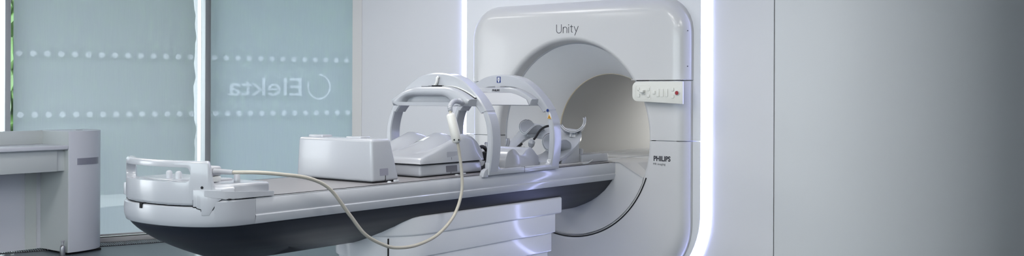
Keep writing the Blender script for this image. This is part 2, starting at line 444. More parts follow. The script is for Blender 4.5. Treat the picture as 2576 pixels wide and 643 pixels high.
obj('bore_tunnel',loft([[ell(t,RR,RR,RZ,RY+.004) for t in th],[ell(t,RR,RR,RZ,8.3) for t in th]],caps=False),BOREIN,sc)
# fairing: lower half plug below the table, with the seam circle
def bowl_sec(y,s=1.0,zc=.118,rad=.632,drop=0):
    xe=.575*s; zt=-.088
    a0=math.atan2(zt-zc,xe); pts=[(0.352,0.0),(.40,-.001)]
    r=(rad*s)
    a0=-math.asin((zc-zt)/r); x_e=r*cos(a0)
    P_=[(-.402,0),(-.2,0),(.2,0),(.402,0),(.43,-.012),(x_e-.03,zt+.006),(x_e-.008,zt-.003)]
    P_+=[(r*cos(a0+(-PI-2*a0)*k/40),zc+r*sin(a0+(-PI-2*a0)*k/40)) for k in range(1,40)]
    P_+=[(-(x_e-.008),zt-.003),(-(x_e-.03),zt+.006),(-.43,-.012)]
    return [Vector((p[0],y,p[1])) for p in P_]
obj('lower_fairing',loft([bowl_sec(YF+.004,.99),bowl_sec(YF-.004,.993),bowl_sec(YF-.004,1.0),bowl_sec(YF+.05,1.0),bowl_sec(YF+.2,.93),bowl_sec(RY,.8)],caps=True),COVER,sc,sharp=25)
seam=[(.6475*cos(a),YF-.0015,.118+.6475*sin(a)) for a in [R(-19-(142)*k/60) for k in range(61)]]
obj('fairing_seam',tube(seam,.0042,6),DARK,sc,label='dark curved seam around the lower half of the opening')
# filler between seam ring and the elliptical opening edge
def lowring(k0,k1,y):
    return 0
fl=NB(); A=[];B=[]
for k in range(61):
    a=R(-12-156*k/60); A.append(fl.verts.new((.6475*cos(a),YF+.001,.118+.6475*sin(a)))); B.append(fl.verts.new((.715*cos(a),YF+.001,.128+.715*sin(a))))
for k in range(60): fl.faces.new((A[k],A[k+1],B[k+1],B[k]))
obj('opening_rim',fl,COVER,sc)
# control panel
cp=obj('control_panel',prism([(p[0],p[1]) for p in rrect(.535,.91,.392,.543,.004,2)][0:0]+
      ([(.905,.396),(.905,.541)]+[(.572-.037*sin(R(a)) ,.504+.037*cos(R(a))) for a in range(0,91,15)]+[(.572-.037*cos(R(a)),.449-.037*sin(R(a))) for a in range(0,91,15)]),
      'y',YF-.055,YF-.038,.003,2),PANELW,sc)
obj('panel_mount',box(.60,.86,YF-.039,YF+.01,.41,.53,.004,2),PANELW,sc)
yp=YF-.055
def cpart(name,x0,x1,z0,z1,t,m,r=.004,lab=None):
    o=obj(name,prism(rrect(x0,x1,z0,z1,r,4),'y',yp-t,yp+.001,.0015,2),m,cp,label=lab); return o
def ppx(px,pz): return (.537+(px-62)/(975-62)*(.905-.537), .541-(pz-95)/(505-95)*(.541-.396))
# raised frame of the jog keypad
x0,z1=ppx(125,170); x1,z0=ppx(400,420)
fr=strokes([[*rrect(x0,x1,z0,z1,.010,4),rrect(x0,x1,z0,z1,.010,4)[0]]],.0025,yp,.0012); obj('keypad_frame',fr,PANELW,cp)
for bx,bz in ((178,232),(355,235),(178,352),(355,357),(463,295),(800,240),(800,368)):
    x,z=ppx(bx,bz); cpart('square_button',x-.0095,x+.0095,z-.0115,z+.0115,.005,PANELW)
for bx in (535,610,690):
    x,z=ppx(bx,300); cpart('long_button',x-.0095,x+.0095,z-.026,z+.026,.005,PANELW)
x,z=ppx(265,290); cpart('joystick_base',x-.015,x+.015,z-.018,z+.018,.003,PANELW,.005)
obj('joystick',box(x-.015,x+.015,yp-.03,yp-.002,z-.004,z+.014,.004,3),PANELW,cp,label='small ivory joystick lever')
x,z=ppx(882,303)
obj('button_collar',lathe([(.0165,0),(.0165,.006),(.014,.008),(.013,.006)],(x,yp,z),(0,-1,0),28),STICK,cp)
obj('stop_button',lathe([(.012,0),(.012,.009),(.010,.011),(.004,.0115)],(x,yp,z),(0,-1,0),28),RED,cp,label='round dark red stop button')

# ================================================================== PATIENT TABLE
tb=thing('patient_table','long white patient table with a dark hull leading into the scanner bore','patient table',(0,4.6,FZ))
YE=5.86
NP=2.25
def plan(w,yf,dep=.235,yend=YE,n=20):
    """open U outline from (+w,yend) round the front to (-w,yend)"""
    out=[Vector((w,yend,0)),Vector((w,5.0,0)),Vector((w,4.0,0)),Vector((w,3.2,0))]
    for k in range(n+1):
        a=PI*k/n/1.0; 
        c,s=cos(a),sin(a)
        x=w*math.copysign(abs(c)**(2/NP),c); y=yf+dep-dep*abs(s)**(2/NP)
        out.append(Vector((x,y,0)))
    out+=[Vector((-w,3.2,0)),Vector((-w,4.0,0)),Vector((-w,5.0,0)),Vector((-w,yend,0))]
    return out
# outer rail/band profile: (outward offset from w=.36, z)
def plan_n(w,off,yf,n=36):
    return plan(w+off,yf-off,.235,YE,n)
prof=[(-.012,-.004),(-.004,-.002),(.008,-.004),(.012,-.010),(.011,-.066),(.0085,-.070),(.0085,-.0745),(.013,-.079),(.0125,-.084),(.0045,-.113),(.002,-.1165),(-.02,-.117)]
def band(pr,yf=2.549,w=.36):
    return loft([[p+Vector((0,0,z)) for p in plan_n(w,o,yf)] for o,z in pr],closed=False)
b=cut_keep(band(prof),y0=2.8345); 
obj('side_rail',cut_keep(b,x0=0),RAIL,tb)
b=cut_keep(band(prof),y0=2.8345); obj('side_rail',cut_keep(b,x1=0),RAIL,tb)
profb=[(-.012,-.031),(.004,-.031),(.009,-.035),(.011,-.060),(.010,-.090),(.0045,-.113),(.002,-.1165),(-.02,-.117)]
# end band: lower at the curved end, full height along the sides
full=[(-.012,-.004),(-.004,-.002),(.008,-.004),(.012,-.010),(.0115,-.030),(.0105,-.085),(.0045,-.113),(.002,-.1165),(-.02,-.117)]
b1=cut_keep(band(full),y0=2.650,y1=2.834)
b2=cut_keep(band(profb),y1=2.655)
obj('end_band',join(b1,b2),WHITE,tb)
# black gap lines beside the tabletop
for s in (-1,1):
    obj('edge_gap',box(min(s*.3445,s*.3505),max(s*.3445,s*.3505),2.80,5.80,-.02,.0006),DARK,tb,label='thin black line along the tabletop edge')
obj('tabletop',prism([(-.3445,-.03),(.3445,-.03),(.3445,0),(-.3445,0)],'y',2.80,5.86),TOP,tb)
obj('bore_bridge',join(box(-.40,.40,5.86,8.28,-.03,-.0005),box(.17,.176,6.0,7.6,-.0005,.004),box(-.176,-.17,5.9,7.6,-.0005,.004)),BORE,sc)
obj('rail_cap',join(box(.35,.369,2.84,YE,-.004,-.0015),box(-.369,-.35,2.84,YE,-.004,-.0015)),RAIL,tb)
# hull
hs=[(-.100,.352),(-.115,.352),(-.15,.327),(-.194,.289),(-.244,.226),(-.272,.180),(-.297,.127),(-.322,.062),(-.334,.022),(-.3355,.004)]
hr=[]
hs2=[]
for (za,wa),(zb,wb_) in zip(hs,hs[1:]):
    for k in range(3): hs2.append((za+(zb-za)*k/3,wa+(wb_-wa)*k/3))
hs2.append(hs[-1])
for z,w in hs2:
    t=max(0,(-.115-z)/.22); yf=2.556+.40*t**1.7
    hr.append([p+Vector((0,0,z)) for p in plan(w,yf,.22+.25*t,5.87,30)])
hb_=loft(hr,closed=False); obj('hull',hb_,HULL,tb,sharp=60)
# ---- end cover with grab handle
ec=obj('end_cover',prism([(p.x,p.y) for p in plan(.350,2.553,.225,2.93,24)[4:-4]]+[(-.345,2.93),(.345,2.93)][0:0]+[],'z',-.026,.030),WHITE,tb)
# raised platform
def inset_plan(w,yf,y1,n=24): 
    pts=[(p.x,p.y) for p in plan(w,yf,.225,y1,n)[4:-4]]
    return [(w,y1)]+pts+[(-w,y1)]
pb=prism(inset_plan(.356,2.575,2.925),'z',-.001,.0625,.013,4)
obj('end_platform',pb,WHITE,ec)
pb=prism(inset_plan(.345,2.553,2.66),'z',.02,.0625,.008,3)
pb.free()
# handle: developed strip around the U
up=plan(.364,2.546,.235,2.9,90)[4:-4]; up=[p for p in up if p.y<2.735]
path=up
# resample by arclength
def resample(P_,n):
    d=[0]
    for a,b in zip(P_,P_[1:]): d.append(d[-1]+(b-a).length)
    out=[];j=0
    for k in range(n+1):
        s=d[-1]*k/n
        while j<len(d)-2 and d[j+1]<s: j+=1
        t=(s-d[j])/max(1e-9,d[j+1]-d[j]); out.append(P_[j].lerp(P_[j+1],t))
    return out,d[-1]
NN=150; hp,HL=resample(path,NN)
def hn(i):
    t=(hp[min(i+1,NN)]-hp[max(i-1,0)]).normalized(); return Vector((-t.y,t.x,0))
def sm(t): t=max(0,min(1,t)); return t*t*(3-2*t)
half=HL/2
def ztop(s):   # s distance from the centre of the loop (0 front centre)
    e=abs(s)
    return .052+.112*(1-sm((e-.322)/.032))
def slot(s):
    e=abs(s); S1=.247; r=.03
    if e>=S1: return None
    zl,zh=.073,.135
    if e>S1-r:
        q=(e-(S1-r))/r; k=r*(1-math.sqrt(max(0,1-q*q)));  zl+=k; zh-=k
    return (zl,zh) if zh-zl>.004 else None
def handle_bm(th_):
    bm=NB(); cols=[]
    ss=[HL*i/NN-half for i in range(NN+1)]
    TH=th_
    def quad_strip(lo,hi,i0,i1):
        rings=[]
        for i in range(i0,i1+1):
            a=lo(ss[i]); b=hi(ss[i]); nrm=hn(i); m=(a+b)/2; h=(b-a)/2; w=TH/2; r=min(.011,h*.85,w*.85)
            rg=[]
            for cx,cz,a0 in ((w-r,h-r,0),(-w+r,h-r,90),(-w+r,-h+r,180),(w-r,-h+r,270)):
                for k in range(4):
                    t=R(a0+90*k/3); rg.append(hp[i]-nrm*(w-.0)+nrm*(cx+r*cos(t))+Vector((0,0,m+cz+r*sin(t))))
            rings.append(rg)
        return loft(rings)
    wall_=quad_strip(lambda s:-.025,lambda s:ztop(s),0,NN)
    rg=[];sl=[i for i in range(NN+1) if abs(ss[i])<=.247]
    def mp(sv,z,o):
        i=min(NN-1,max(0,int((sv+half)/HL*NN))); f=(sv+half)/HL*NN-i
        return hp[i].lerp(hp[i+1],f)+hn(i).lerp(hn(i+1),f)*o+Vector((0,0,z))
    S1=.247; r=.026; z0_,z1_=.073,.136
    N_=60
    for k in range(N_+1):
        u=k/N_; sv=-S1+2*S1*u; e=abs(sv)-(S1-r); q=r*(1-math.sqrt(max(0,1-(e/r)**2))) if e>0 else 0
        q=min(q,(z1_-z0_)/2-.001); rg.append([mp(sv,z0_+q,-.09),mp(sv,z0_+q,.05),mp(sv,z1_-q,.05),mp(sv,z1_-q,-.09)])
    cut=loft(rg)
    obs=[]
    for b in (wall_,cut):
        bmesh.ops.recalc_face_normals(b,faces=b.faces)
        me=bpy.data.meshes.new('t'); b.to_mesh(me); b.free(); o=bpy.data.objects.new('t',me); C.objects.link(o); obs.append(o)
    md=obs[0].modifiers.new('b','BOOLEAN'); md.operation='DIFFERENCE'; md.object=obs[1]; md.solver='EXACT'
    bpy.context.view_layer.update(); dg=bpy.context.evaluated_depsgraph_get()
    me=bpy.data.meshes.new_from_object(obs[0].evaluated_get(dg)); bm=NB(); bm.from_mesh(me); bpy.data.meshes.remove(me)
    for o in obs:
        m_=o.data; bpy.data.objects.remove(o); bpy.data.meshes.remove(m_)
    bmesh.ops.remove_doubles(bm,verts=bm.verts,dist=1e-5)
    bmesh.ops.dissolve_degenerate(bm,edges=bm.edges,dist=1e-5)
    return bevel(bm,.006,3,55)
obj('grab_handle',handle_bm(.040),WHITE,ec,sharp=50)
# latch wrapped round the near corner: outline given along the band (s, z)
bp=[Vector((.36,2.95,0))]+[p for p in plan(.36,2.549,.235,2.95,90)[4:50]]
bpr,bpl=resample(bp,300)
def on_band(s_,z,o):
    i=max(0,min(299,int(s_/bpl*300))); t=(bpr[min(i+1,300)]-bpr[max(i-1,0)]).normalized(); nn=Vector((-t.y,t.x,0))
    if nn.x<0: nn=-nn
    return bpr[i].lerp(bpr[min(i+1,300)],s_/bpl*300-i)+nn*o+Vector((0,0,z))
def wrap(poly,o0,o1,nz=2):
    """poly: (s, zlow, zhigh) columns"""
    cols=[]
    for a,b in zip(poly,poly[1:]):
        for k in range(4): cols.append(tuple(a[i]+(b[i]-a[i])*k/4 for i in range(3)))
    cols.append(poly[-1])
    return loft([[on_band(c[0],c[1],o0),on_band(c[0],c[1],o1),on_band(c[0],c[2],o1),on_band(c[0],c[2],o0)] for c in cols])
lt=[(.275,.000,.042),(.291,-.009,.042),(.321,-.066,.042),(.351,-.066,.042),(.352,-.040,.042),(.371,-.034,.042),(.372,-.029,.042),(.386,-.029,.042)]
obj('latch',bevel(wrap(lt,-.012,.0155),.0015,2,40),WHITE,tb)
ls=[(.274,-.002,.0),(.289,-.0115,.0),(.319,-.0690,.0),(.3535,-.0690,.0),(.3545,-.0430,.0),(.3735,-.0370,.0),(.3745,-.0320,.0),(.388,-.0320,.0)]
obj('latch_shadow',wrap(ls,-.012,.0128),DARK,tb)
obj('rail_hook',wrap([(.02,.002,.020),(.26,.002,.034),(.27,.004,.036),(.34,.015,.042)],-.06,.0165),WHITE,tb)
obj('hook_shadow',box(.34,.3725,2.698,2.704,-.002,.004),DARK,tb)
obj('screw_hole',lathe([(.006,0),(.006,.002)],tuple(on_band(.352,.052,.0036)),(.55,-.83,0),16),DARK,ec)
obj('end_slot',box(-.047,-.030,2.536,2.56,-.050,-.027),DARK,tb)
# things on the end platform
for i,(x,y,h) in enumerate(((.03,2.68,.05),(-.04,2.68,.05),(.285,2.80,.045))):
    obj('peg',lathe([(.014,0),(.014,h-.01),(.010,h-.003),(.002,h)],(x,y,.058),(0,0,1),20),WHITE,ec)
obj('socket_block',box(-.22,.18,2.62,2.86,.058,.073,.006,3),WHITE,ec)
obj('far_latch',prism([(2.70,-.02),(2.66,-.02),(2.66,.036),(2.70,.040)],'x',-.372,-.345,.003,2),WHITE,tb)
# ---- pedestal: telescoping slabs
def stadium(hw,y0,y1,r1=.02,n=16):
    pts=[]
    for k in range(n+1):
        a=R(180+ 180*k/n); pts.append((hw*cos(a),y0+hw*1.05+hw*1.05*sin(a)))
    for cx,a0 in ((hw-r1,0),(-hw+r1,90)):
        for k in range(5):
            a=R(a0+90*k/4); pts.append((cx+r1*cos(a),y1-r1+r1*sin(a)))
    return pts
zz=[-.196,-.300,-.412,-.527,-.645,-.765]
yr=[5.327,5.262,5.232,5.20,5.17]; wl=[.302,.293,.285,.277,.27]; yl=[3.745,3.755,3.775,3.79,3.8]
for i in range(5):
    t=prism(stadium(wl[i],yl[i],yr[i]),'z',zz[i+1]-.004,zz[i]+(.0 if i==0 else .012),.010 if i==0 else .006,3,40)
    if i==0:
        t.free(); t=prism(stadium(wl[i],yl[i],yr[i],.03),'z',zz[1],zz[0],.013,4,40)
    obj('pedestal_section',t,PED,tb)
obj('pedestal_base',prism(stadium(.33,3.7,5.25,.05),'z',FZ,zz[5],.01,2,40),PED,tb)
obj('panel_joint',box(.2255,.2270,3.805,3.8155,-.66,-.302),DARK,tb,label='thin dark vertical joint in the curved end of the pedestal')

# ================================================================== LIGHT: world, lamps, camera come last
def lean(bm,k):
    for v in bm.verts: v.co.x-=k*v.co.z
    return bm
# ---- white box cover near the middle
def taper_box(x0,x1,y0,y1,z0,z1,ix0,ix1,iy0,iy1,bv,seg=5):
    bm=NB()
    v=[bm.verts.new(p) for p in ((x0,y0,z0),(x1,y0,z0),(x1,y1,z0),(x0,y1,z0),(x0+ix0,y0+iy0,z1),(x1-ix1,y0+iy0,z1),(x1-ix1,y1-iy1,z1),(x0+ix0,y1-iy1,z1))]
    for f in ((3,2,1,0),(4,5,6,7),(0,1,5,4),(1,2,6,5),(2,3,7,6),(3,0,4,7)): bm.faces.new([v[i] for i in f])
    return bevel(bm,bv,seg)
bx=thing('coil_box','tall plain white box with tapered sides standing on the table, nearest the grab handle','box',(0,3.72,0))
obj('shell',taper_box(-.292,.283,3.635,3.835,.006,.222,.012,.012,.004,.055,.016,5),WHITE,bx)
obj('base_gasket',box(-.285,.277,3.642,3.828,.0,.007),DARK,bx)
obj('top_lip',box(-.27,-.16,3.70,3.775,.215,.232,.006,3),WHITE,bx); obj('top_lip',box(.02,.13,3.70,3.775,.215,.230,.006,3),WHITE,bx)
# recess handle on the short side (side leans back in y only) at x=.283
obj('grip_recess',lean(prism(rrect(3.690,3.752,.035,.072,.004,3),'x',.280,.2836),.054),GREYM,bx,label='grey rectangular grip recess')
obj('latch_string',box(.281,.2845,3.728,3.730,.0,.036),RUBBER,bx)
obj('clear_latch',lathe([(.012,0),(.012,.004),(.006,.008)],(.305,3.735,.0),(0,0,1),12),CLEAR,bx); obj('clear_latch',box(.298,.312,3.77,3.80,.0,.012,.003),CLEAR,bx)

# ---- stacked base and contoured cushion
bs=thing('positioning_base','low flat white base box lying on the table under the contoured leg cushion','base box',(-.05,4.3,0))
obj('shell',taper_box(-.255,.235,4.045,4.585,.005,.068,.006,.006,.006,.006,.014,4),WHITE,bs)
obj('base_gasket',box(-.245,.226,4.055,4.575,0,.006),DARK,bs)
obj('top_gasket',box(-.245,.224,4.06,4.57,.067,.073),DARK,bs)
obj('grip_recess',lean(prism(rrect(4.262,4.358,.018,.054,.004,3),'x',.232,.2361),.095),mat('grip_recess_dark',(.15,.15,.17),.3),bs,label='dark grey rectangular grip recess')
obj('latch_string',box(.235,.2365,4.300,4.302,.0,.018),RUBBER,bs)
obj('clear_latch',lathe([(.012,0),(.012,.003),(.006,.006)],(.262,4.32,.0),(0,0,1),12),CLEAR,bs); obj('clear_latch',box(.25,.264,4.36,4.40,.0,.009,.003),CLEAR,bs)
cu=thing('leg_cushion','contoured white leg cushion with three rounded ridges, resting on the low base box','leg cushion',(-.05,4.3,.073))
def ctop(x,y):
    t=(y-4.045)/.54
    if t<.70: base=.022+.128*(t/.70)**1.05
    else: base=.150*math.sqrt(max(0,1-((t-.70)/.305)**2.2))
    k=sm(t*3)*(1 if t<.75 else max(0,1-((t-.75)/.25)**2))
    hump=.050*(abs(cos(PI*(x-.02)/.21))**.8-1)*k*sm((t-.02)*1.6)
    ed=math.sqrt(max(0,1-max(0,(abs(x+.0025)-.205)/.034)**2)); ey=sm((y-4.040)/.02)
    return .073+ .006+(max(base+hump,.012))*(.72+.28*ed)*(.6+.4*ey)
def ctop2(u,v):
    x=-.24+.475*u; y=4.045+.54*(1-(1-v)**1.3)
    return Vector((x,y,ctop(x,y)))
g1=grid(ctop2,64,56)
# skirt
bm=g1; be=[e for e in bm.edges if len(e.link_faces)==1]
r=bmesh.ops.extrude_edge_only(bm,edges=be); nv=[v for v in r['geom'] if isinstance(v,bmesh.types.BMVert)]
cx,cy=-.0025,4.315
for v in nv:
    v.co.x=cx+(v.co.x-cx)*1.022; v.co.y=cy+(v.co.y-cy)*1.016; v.co.z=.073
obj('cushion_shell',bm,WHITE,cu,sharp=60)
obj('grip_recess',prism(rrect(4.262,4.352,.100,.132,.004,3),'x',.225,.2385),GREYP,cu,label='pale grey rectangular grip recess')
obj('latch_string',box(.236,.2395,4.300,4.302,.074,.100),RUBBER,cu)
stx,sty=.02,4.27
obj('label_sticker',grid(lambda u,v:Vector((-.075+.10*u,4.30+.06*v,ctop(-.075+.10*u,4.30+.06*v)+.0012)),8,8),STICK,cu,label='small white sticker with green marks')
obj('sticker_marks',grid(lambda u,v:Vector((-.06+.045*u,4.31+.03*v,ctop(-.06+.045*u,4.31+.03*v)+.002)),4,4),GREEN,cu)
# black plug ring at the back of the cushion
cl=thing('black_connector','black plug with a round grip ring and lead, right behind the leg cushion','connector',(.12,4.68,0))
obj('grip_ring',tube([(.215,4.602+.052*cos(R(a)),.085+.062*sin(R(a))) for a in range(-120,121,10)],.011,10),RUBBER,cl)
obj('plug_body',box(.185,.245,4.63,4.70,.062,.118,.010,3),RUBBER,cl)
obj('lead',tube(spline([(.21,4.66,.07),(.13,4.82,.045),(.02,5.0,.05),(-.1,5.2,.06)],8),.012,10),RUBBER,cl)

# ================================================================== COIL BRIDGE (two hoops joined by rails)
br=thing('coil_bridge','white frame of two tall hoops joined by low rails, straddling the patient table','coil bridge',(0,4.8,0))
OUT=[(0,.578),(.08,.572),(.15,.554),(.21,.522),(.26,.484),(.31,.438),(.345,.396),(.370,.360)]
INN=[(0,.499),(.08,.497),(.13,.489),(.18,.468),(.23,.434),(.275,.398),(.305,.372),(.328,.345)]
def sym(L): return [(-a,b) for a,b in L[:0:-1]]+L
def arch_bm(y0,y1):
    o=[(p.x,p.y) for p in spline([Vector((a,b,0)) for a,b in sym(OUT)],4)]; i=[(p.x,p.y) for p in spline([Vector((a,b,0)) for a,b in sym(INN)],4)]
    n=len(o); rings=[]
    ro=.007
    for k in range(n):
        a=Vector(o[k]);b=Vector(i[k]); d=(a-b).normalized()
        rings.append([Vector((q.x,y,q.y)) for q,y in ((b,y0+ro),(b+d*ro,y0),(a-d*ro,y0),(a,y0+ro),(a,y1-ro),(a-d*ro,y1),(b+d*ro,y1),(b,y1-ro))])
    return loft(rings)
LO=[(.362,.368),(.382,.335),(.402,.28),(.411,.22),(.412,.15),(.405,.08),(.390,.0)]
LI=[(.334,.366),(.348,.335),(.366,.28),(.374,.22),(.372,.15),(.364,.08),(.355,.0)]
def leg_bm(s,y0,y1):
    o=spline([Vector((a,b,0)) for a,b in LO],5); i=spline([Vector((a,b,0)) for a,b in LI],5); rings=[]; ro=.006
    for a3,b3 in zip(o,i):
        a=Vector((a3.x,a3.y));b=Vector((b3.x,b3.y));d=(a-b).normalized()
        rings.append([Vector((s*q.x,y,q.y)) for q,y in ((b,y0+ro),(b+d*ro,y0),(a-d*ro,y0),(a,y0+ro),(a,y1-ro),(a-d*ro,y1),(b+d*ro,y1),(b,y1-ro))])
    return loft(rings)
H1=(4.445,4.535); H2=(5.055,5.145)
for y0,y1 in (H1,H2):
    a=obj('arch',arch_bm(y0,y1),WHITE,br,sharp=25)
    for s in (1,-1): obj('leg',leg_bm(s,y0+.003,y1-.003),WHITE,br,sharp=25)
def railpoly():
    A_=(0,22.5,45,67.5,90)
    return [(4.447,-.003),(5.143,-.003),(5.143,.070)]+[(5.025+.03*cos(R(a)),.058-.03*sin(R(a))) for a in A_]+[(4.565-.03*sin(R(a)),.058-.03*cos(R(a))) for a in A_]+[(4.447,.070)]
for s in (1,-1):
    obj('base_rail',prism(railpoly(),'x',min(s*.361,s*.393),max(s*.361,s*.393),.004,2,40),WHITE,br)
    obj('clamp_foot',prism([(4.405,-.012),(4.450,-.012),(4.450,.036)]+[(4.450-.045*sin(R(a)),-.012+.047*cos(R(a))) for a in (20,40,60,80)],'x',min(s*.355,s*.384),max(s*.355,s*.384),.002,2,50),WHITE,br)
obj('rail_joint',box(.37,.3936,4.783,4.785,-.003,.029),DARK,br)
# clip on the first arch, sign + stickers on the second
obj('release_clip',prism([(.008,.512),(.018,.512),(.026,.53),(.030,.552),(.018,.556),(.010,.54)],'y',H1[0]-.010,H1[0]+.004,.003,2) if False else
    tube([( -.012,H1[0]-.004,.503),(.002,H1[0]-.008,.512),(.010,H1[0]-.010,.530),(.012,H1[0]-.010,.548),(.018,H1[0]-.004,.556)],.0085,10),STICK,br,label='small grey-white release clip')
y=H2[0]
sg=obj('patient_sign',prism(rrect(-.030,.002,.527,.566,.004,3),'y',y-.0008,y+.001),BLUE,br,label='blue rounded sign with a white figure')
fig=join(prism([(-.014+.0055*cos(R(a)),.553+.0055*sin(R(a))) for a in range(0,360,30)],'y',y-.0018,y-.0007),
         prism([(-.018,.531),(-.010,.531),(-.009,.546),(-.019,.546)],'y',y-.0018,y-.0007),
         strokes([[(-.0235,.541),(-.0235,.556)],[(-.0045,.541),(-.0045,.556)],[(-.0235,.5605),(-.0045,.5605)]],.0022,y-.0007,.001))
obj('sign_figure',fig,STICK,sg)
obj('round_sticker',lathe([(.009,0),(.009,.0012),(.001,.0013)],(.366,y+.0008,.357),(0,-1,0),20),BLUE,br,label='round blue sticker')
tri=obj('warning_sticker',prism([(.366,.308),(.391,.306),(.377,.332)],'y',y-.0012,y+.002),YEL,br,label='yellow triangular warning sticker')
obj('warning_mark',prism([(.376,.311),(.381,.311),(.380,.323),(.377,.323)],'y',y-.002,y-.0011),LETTER,tri)

# ================================================================== body coils hanging under the arches
def lens(y,xl=.306,zt=.497,ze=.425,zb=.385,ins=0,n=24,flat=.10):
    top=[];bot=[]
    for k in range(n+1):
        u=-1+2*k/n; x=(xl-ins)*u; e=abs(u)
        f=max(0,(e-.36)/.64); top.append(Vector((x,y,(zt-ins)-(zt-ze)*f**1.7)))
    for k in range(n+1):
        u=1-2*k/n; x=(xl-ins-.012)*u; bot.append(Vector((x,y,zb+ins)))
    return top+bot
def arched(y,hw,zt,zb,n=24):
    out=[]
    for k in range(n+1):
        u=-1+2*k/n; e=max(0,(abs(u)-.45)/.55); out.append(Vector((hw*u,y,zb+(zt-zb)*math.sqrt(max(0,1-e**2.2)))))
    for k in range(n+1):
        u=1-2*k/n; out.append(Vector((hw*u,y,zb)))
    return out
def coil(label,y0,y1,lip,group=None,front=True,zoff=0):
    c=thing('body_coil',label,'body coil',(0,(y0+y1)/2,.385),)
    rings=[]
    if front:
        # thick rolled lip with an arched recess in the front face
        rings=[arched(y0+.05,.195,.440,.388),arched(y0+.012,.202,.447,.3875),arched(y0+.002,.215,.456,.3865)]
        rings=[[Vector((p.x-.03,p.y,p.z)) for p in r] for r in rings]
        for ins,dy in ((.022,.0),(.012,.003),(.004,.010),(0,.022)): rings.append(lens(y0+dy,ins=ins))
    else:
        for ins,dy in ((.006,.0),(.0,.006)): rings.append(lens(y0+dy,ins=ins))
    rings.append(lens(y1-.02)); rings.append(lens(y1-.005,ins=.005)); rings.append(lens(y1,ins=.014))
    if not front: rings=[[Vector((p.x*.97,p.y,p.z)) for p in r] for r in rings]
    bm=NB()
    V=[[bm.verts.new(p) for p in r] for r in rings]; n=len(V[0])
    for a,b in zip(V,V[1:]):
        for i in range(n):
            j=(i+1)%n; bm.faces.new((a[i],a[j],b[j],b[i]))
    bm.faces.new(V[0][::-1]); bm.faces.new(V[-1])
    obj('coil_shell',bm,WHITE,c,sharp=45); return c
c1=coil('curved white body coil with thick rolled lip, hung under the hoop nearer the grab handle',4.37,4.515,.03)
# top skin of the first coil with a thin black edge
def skin(y0,y1,xa,xb,t0,t1,lift):
    rs=[]
    for yy in (y0,y1):
        L=[];n=20
        def zt(x):
            e=abs(x/.312); f=max(0,(e-.36)/.64); return .497-(.072)*f**1.7
        up=[Vector((xa+(xb-xa)*k/n,yy,zt(xa+(xb-xa)*k/n)+lift)) for k in range(n+1)]
        dn=[Vector((p.x,yy,p.z-lift-.004)) for p in up[::-1]]
        rs.append(up+dn)
    return loft(rs)
obj('top_skin',skin(4.43,4.51,.02,.300,0,0,.005),STICK,c1)
obj('skin_gap',skin(4.427,4.51,.018,.302,0,0,.0012),DARK,c1)
obj('clamp_plate',box(-.075,-.02,4.39,4.44,.499,.504,.002),GREYP,c1)
obj('clamp_slot',box(.0,.055,4.40,4.444,.499,.505),DARK,c1)
obj('cable_socket',lathe([(.022,0),(.025,.010),(.025,.035),(.018,.042)],(.250,4.40,.412),(-.25,-.95,-.12),20),WHITE,c1)
c2=coil('flat-faced white body coil hung under the hoop nearer the scanner bore',4.985,5.11,.03,front=False)
fp=[]
n=24
top=[(x,z) for x,z in [(-.30,.385)]]
def zt2(x):
    e=abs(x/.312); f=max(0,(e-.36)/.64); return .497-.072*f**1.7
pl2=[(-.285,.389)]+[(-.285+.0+(.56)*k/30,min(zt2(-.285+.56*k/30)-.032,.389+ (math.sqrt(max(0,1-max(0,(abs(-.285+.56*k/30)-.12)/.165)**2)))*.075)) for k in range(1,30)]+[(.275,.389)]
obj('end_panel',prism([(a,b) for a,b in pl2],'y',4.982,4.987),FACADE,c2)
obj('panel_gap',prism([(a*1.008,b+.0016 if b>.39 else b) for a,b in pl2],'y',4.9835,4.9875),GREYM,c2)
obj('brand_lettering',text_bm('PHILIPS',.018,(-.012,4.9838,.473),width=.060,off=.0004,ext=.0004,shear=.25),LETTER,c2)
obj('mounting_clip',box(.0,.04,5.0,5.05,.494,.505,.001),GREYP,c2)

# ================================================================== coil cable
ca=thing('coil_cable','beige cable looping down beside the table with an inline box and a corrugated sleeve','cable',(.42,3.6,-.31))
pts=[(.14,2.735,.088),(.22,2.72,.10),(.33,2.74,.112),(.395,2.82,.110),(.43,2.92,.098),(.445,3.074,.071),(.45,3.195,.014),(.45,3.32,-.116),(.45,3.425,-.221),(.45,3.561,-.288),(.45,3.659,-.310),(.45,3.79,-.311),(.45,3.942,-.277),(.45,4.069,-.196),(.45,4.134,-.085),(.45,4.14,.021),(.45,4.116,.149),(.45,4.100,.21)]
obj('cable_jacket',tube(spline(pts[2:],8),.0085,14),CABLE,ca)
# plug at the table end
obj('plug',join(box(.155,.228,2.70,2.76,.066,.090,.004,2)),STICK,ca)
obj('plug_top',box(.150,.228,2.695,2.765,.090,.134,.012,4),GREYP,ca,label='grey plug hood')
obj('plug_sleeve',tube([(.235,2.72,.112),(.28,2.73,.113),(.335,2.742,.1125)],lambda t:.0135-.003*t,14),GREYP,ca)
bxp=[(.45,4.098,.19),(.449,4.098,.194)]
ib=[Vector((.45,4.099,.198)),Vector((.425,4.072,.352))]
d=(ib[1]-ib[0]); Lb=d.length
ibm=lathe([(.012,-.004),(.022,.002),(.0265,.010),(.0262,.06),(.0245,Lb-.012),(.020,Lb-.004),(.012,Lb)],tuple(ib[0]),tuple(d),26)
obj('inline_box',ibm,BOXW,ca,label='ivory rounded inline box')
vd=Vector((3.915-.45,-4.1,0)).normalized(); sd=Vector((-vd.y,vd.x,0))
for k in (-1,1):
    p=ib[0]+d*.09+ sd*k*.012+vd*.0235
    obj('inline_screw',lathe([(.0045,0),(.0045,.003)],tuple(p),tuple(vd),12),DARK,ca)
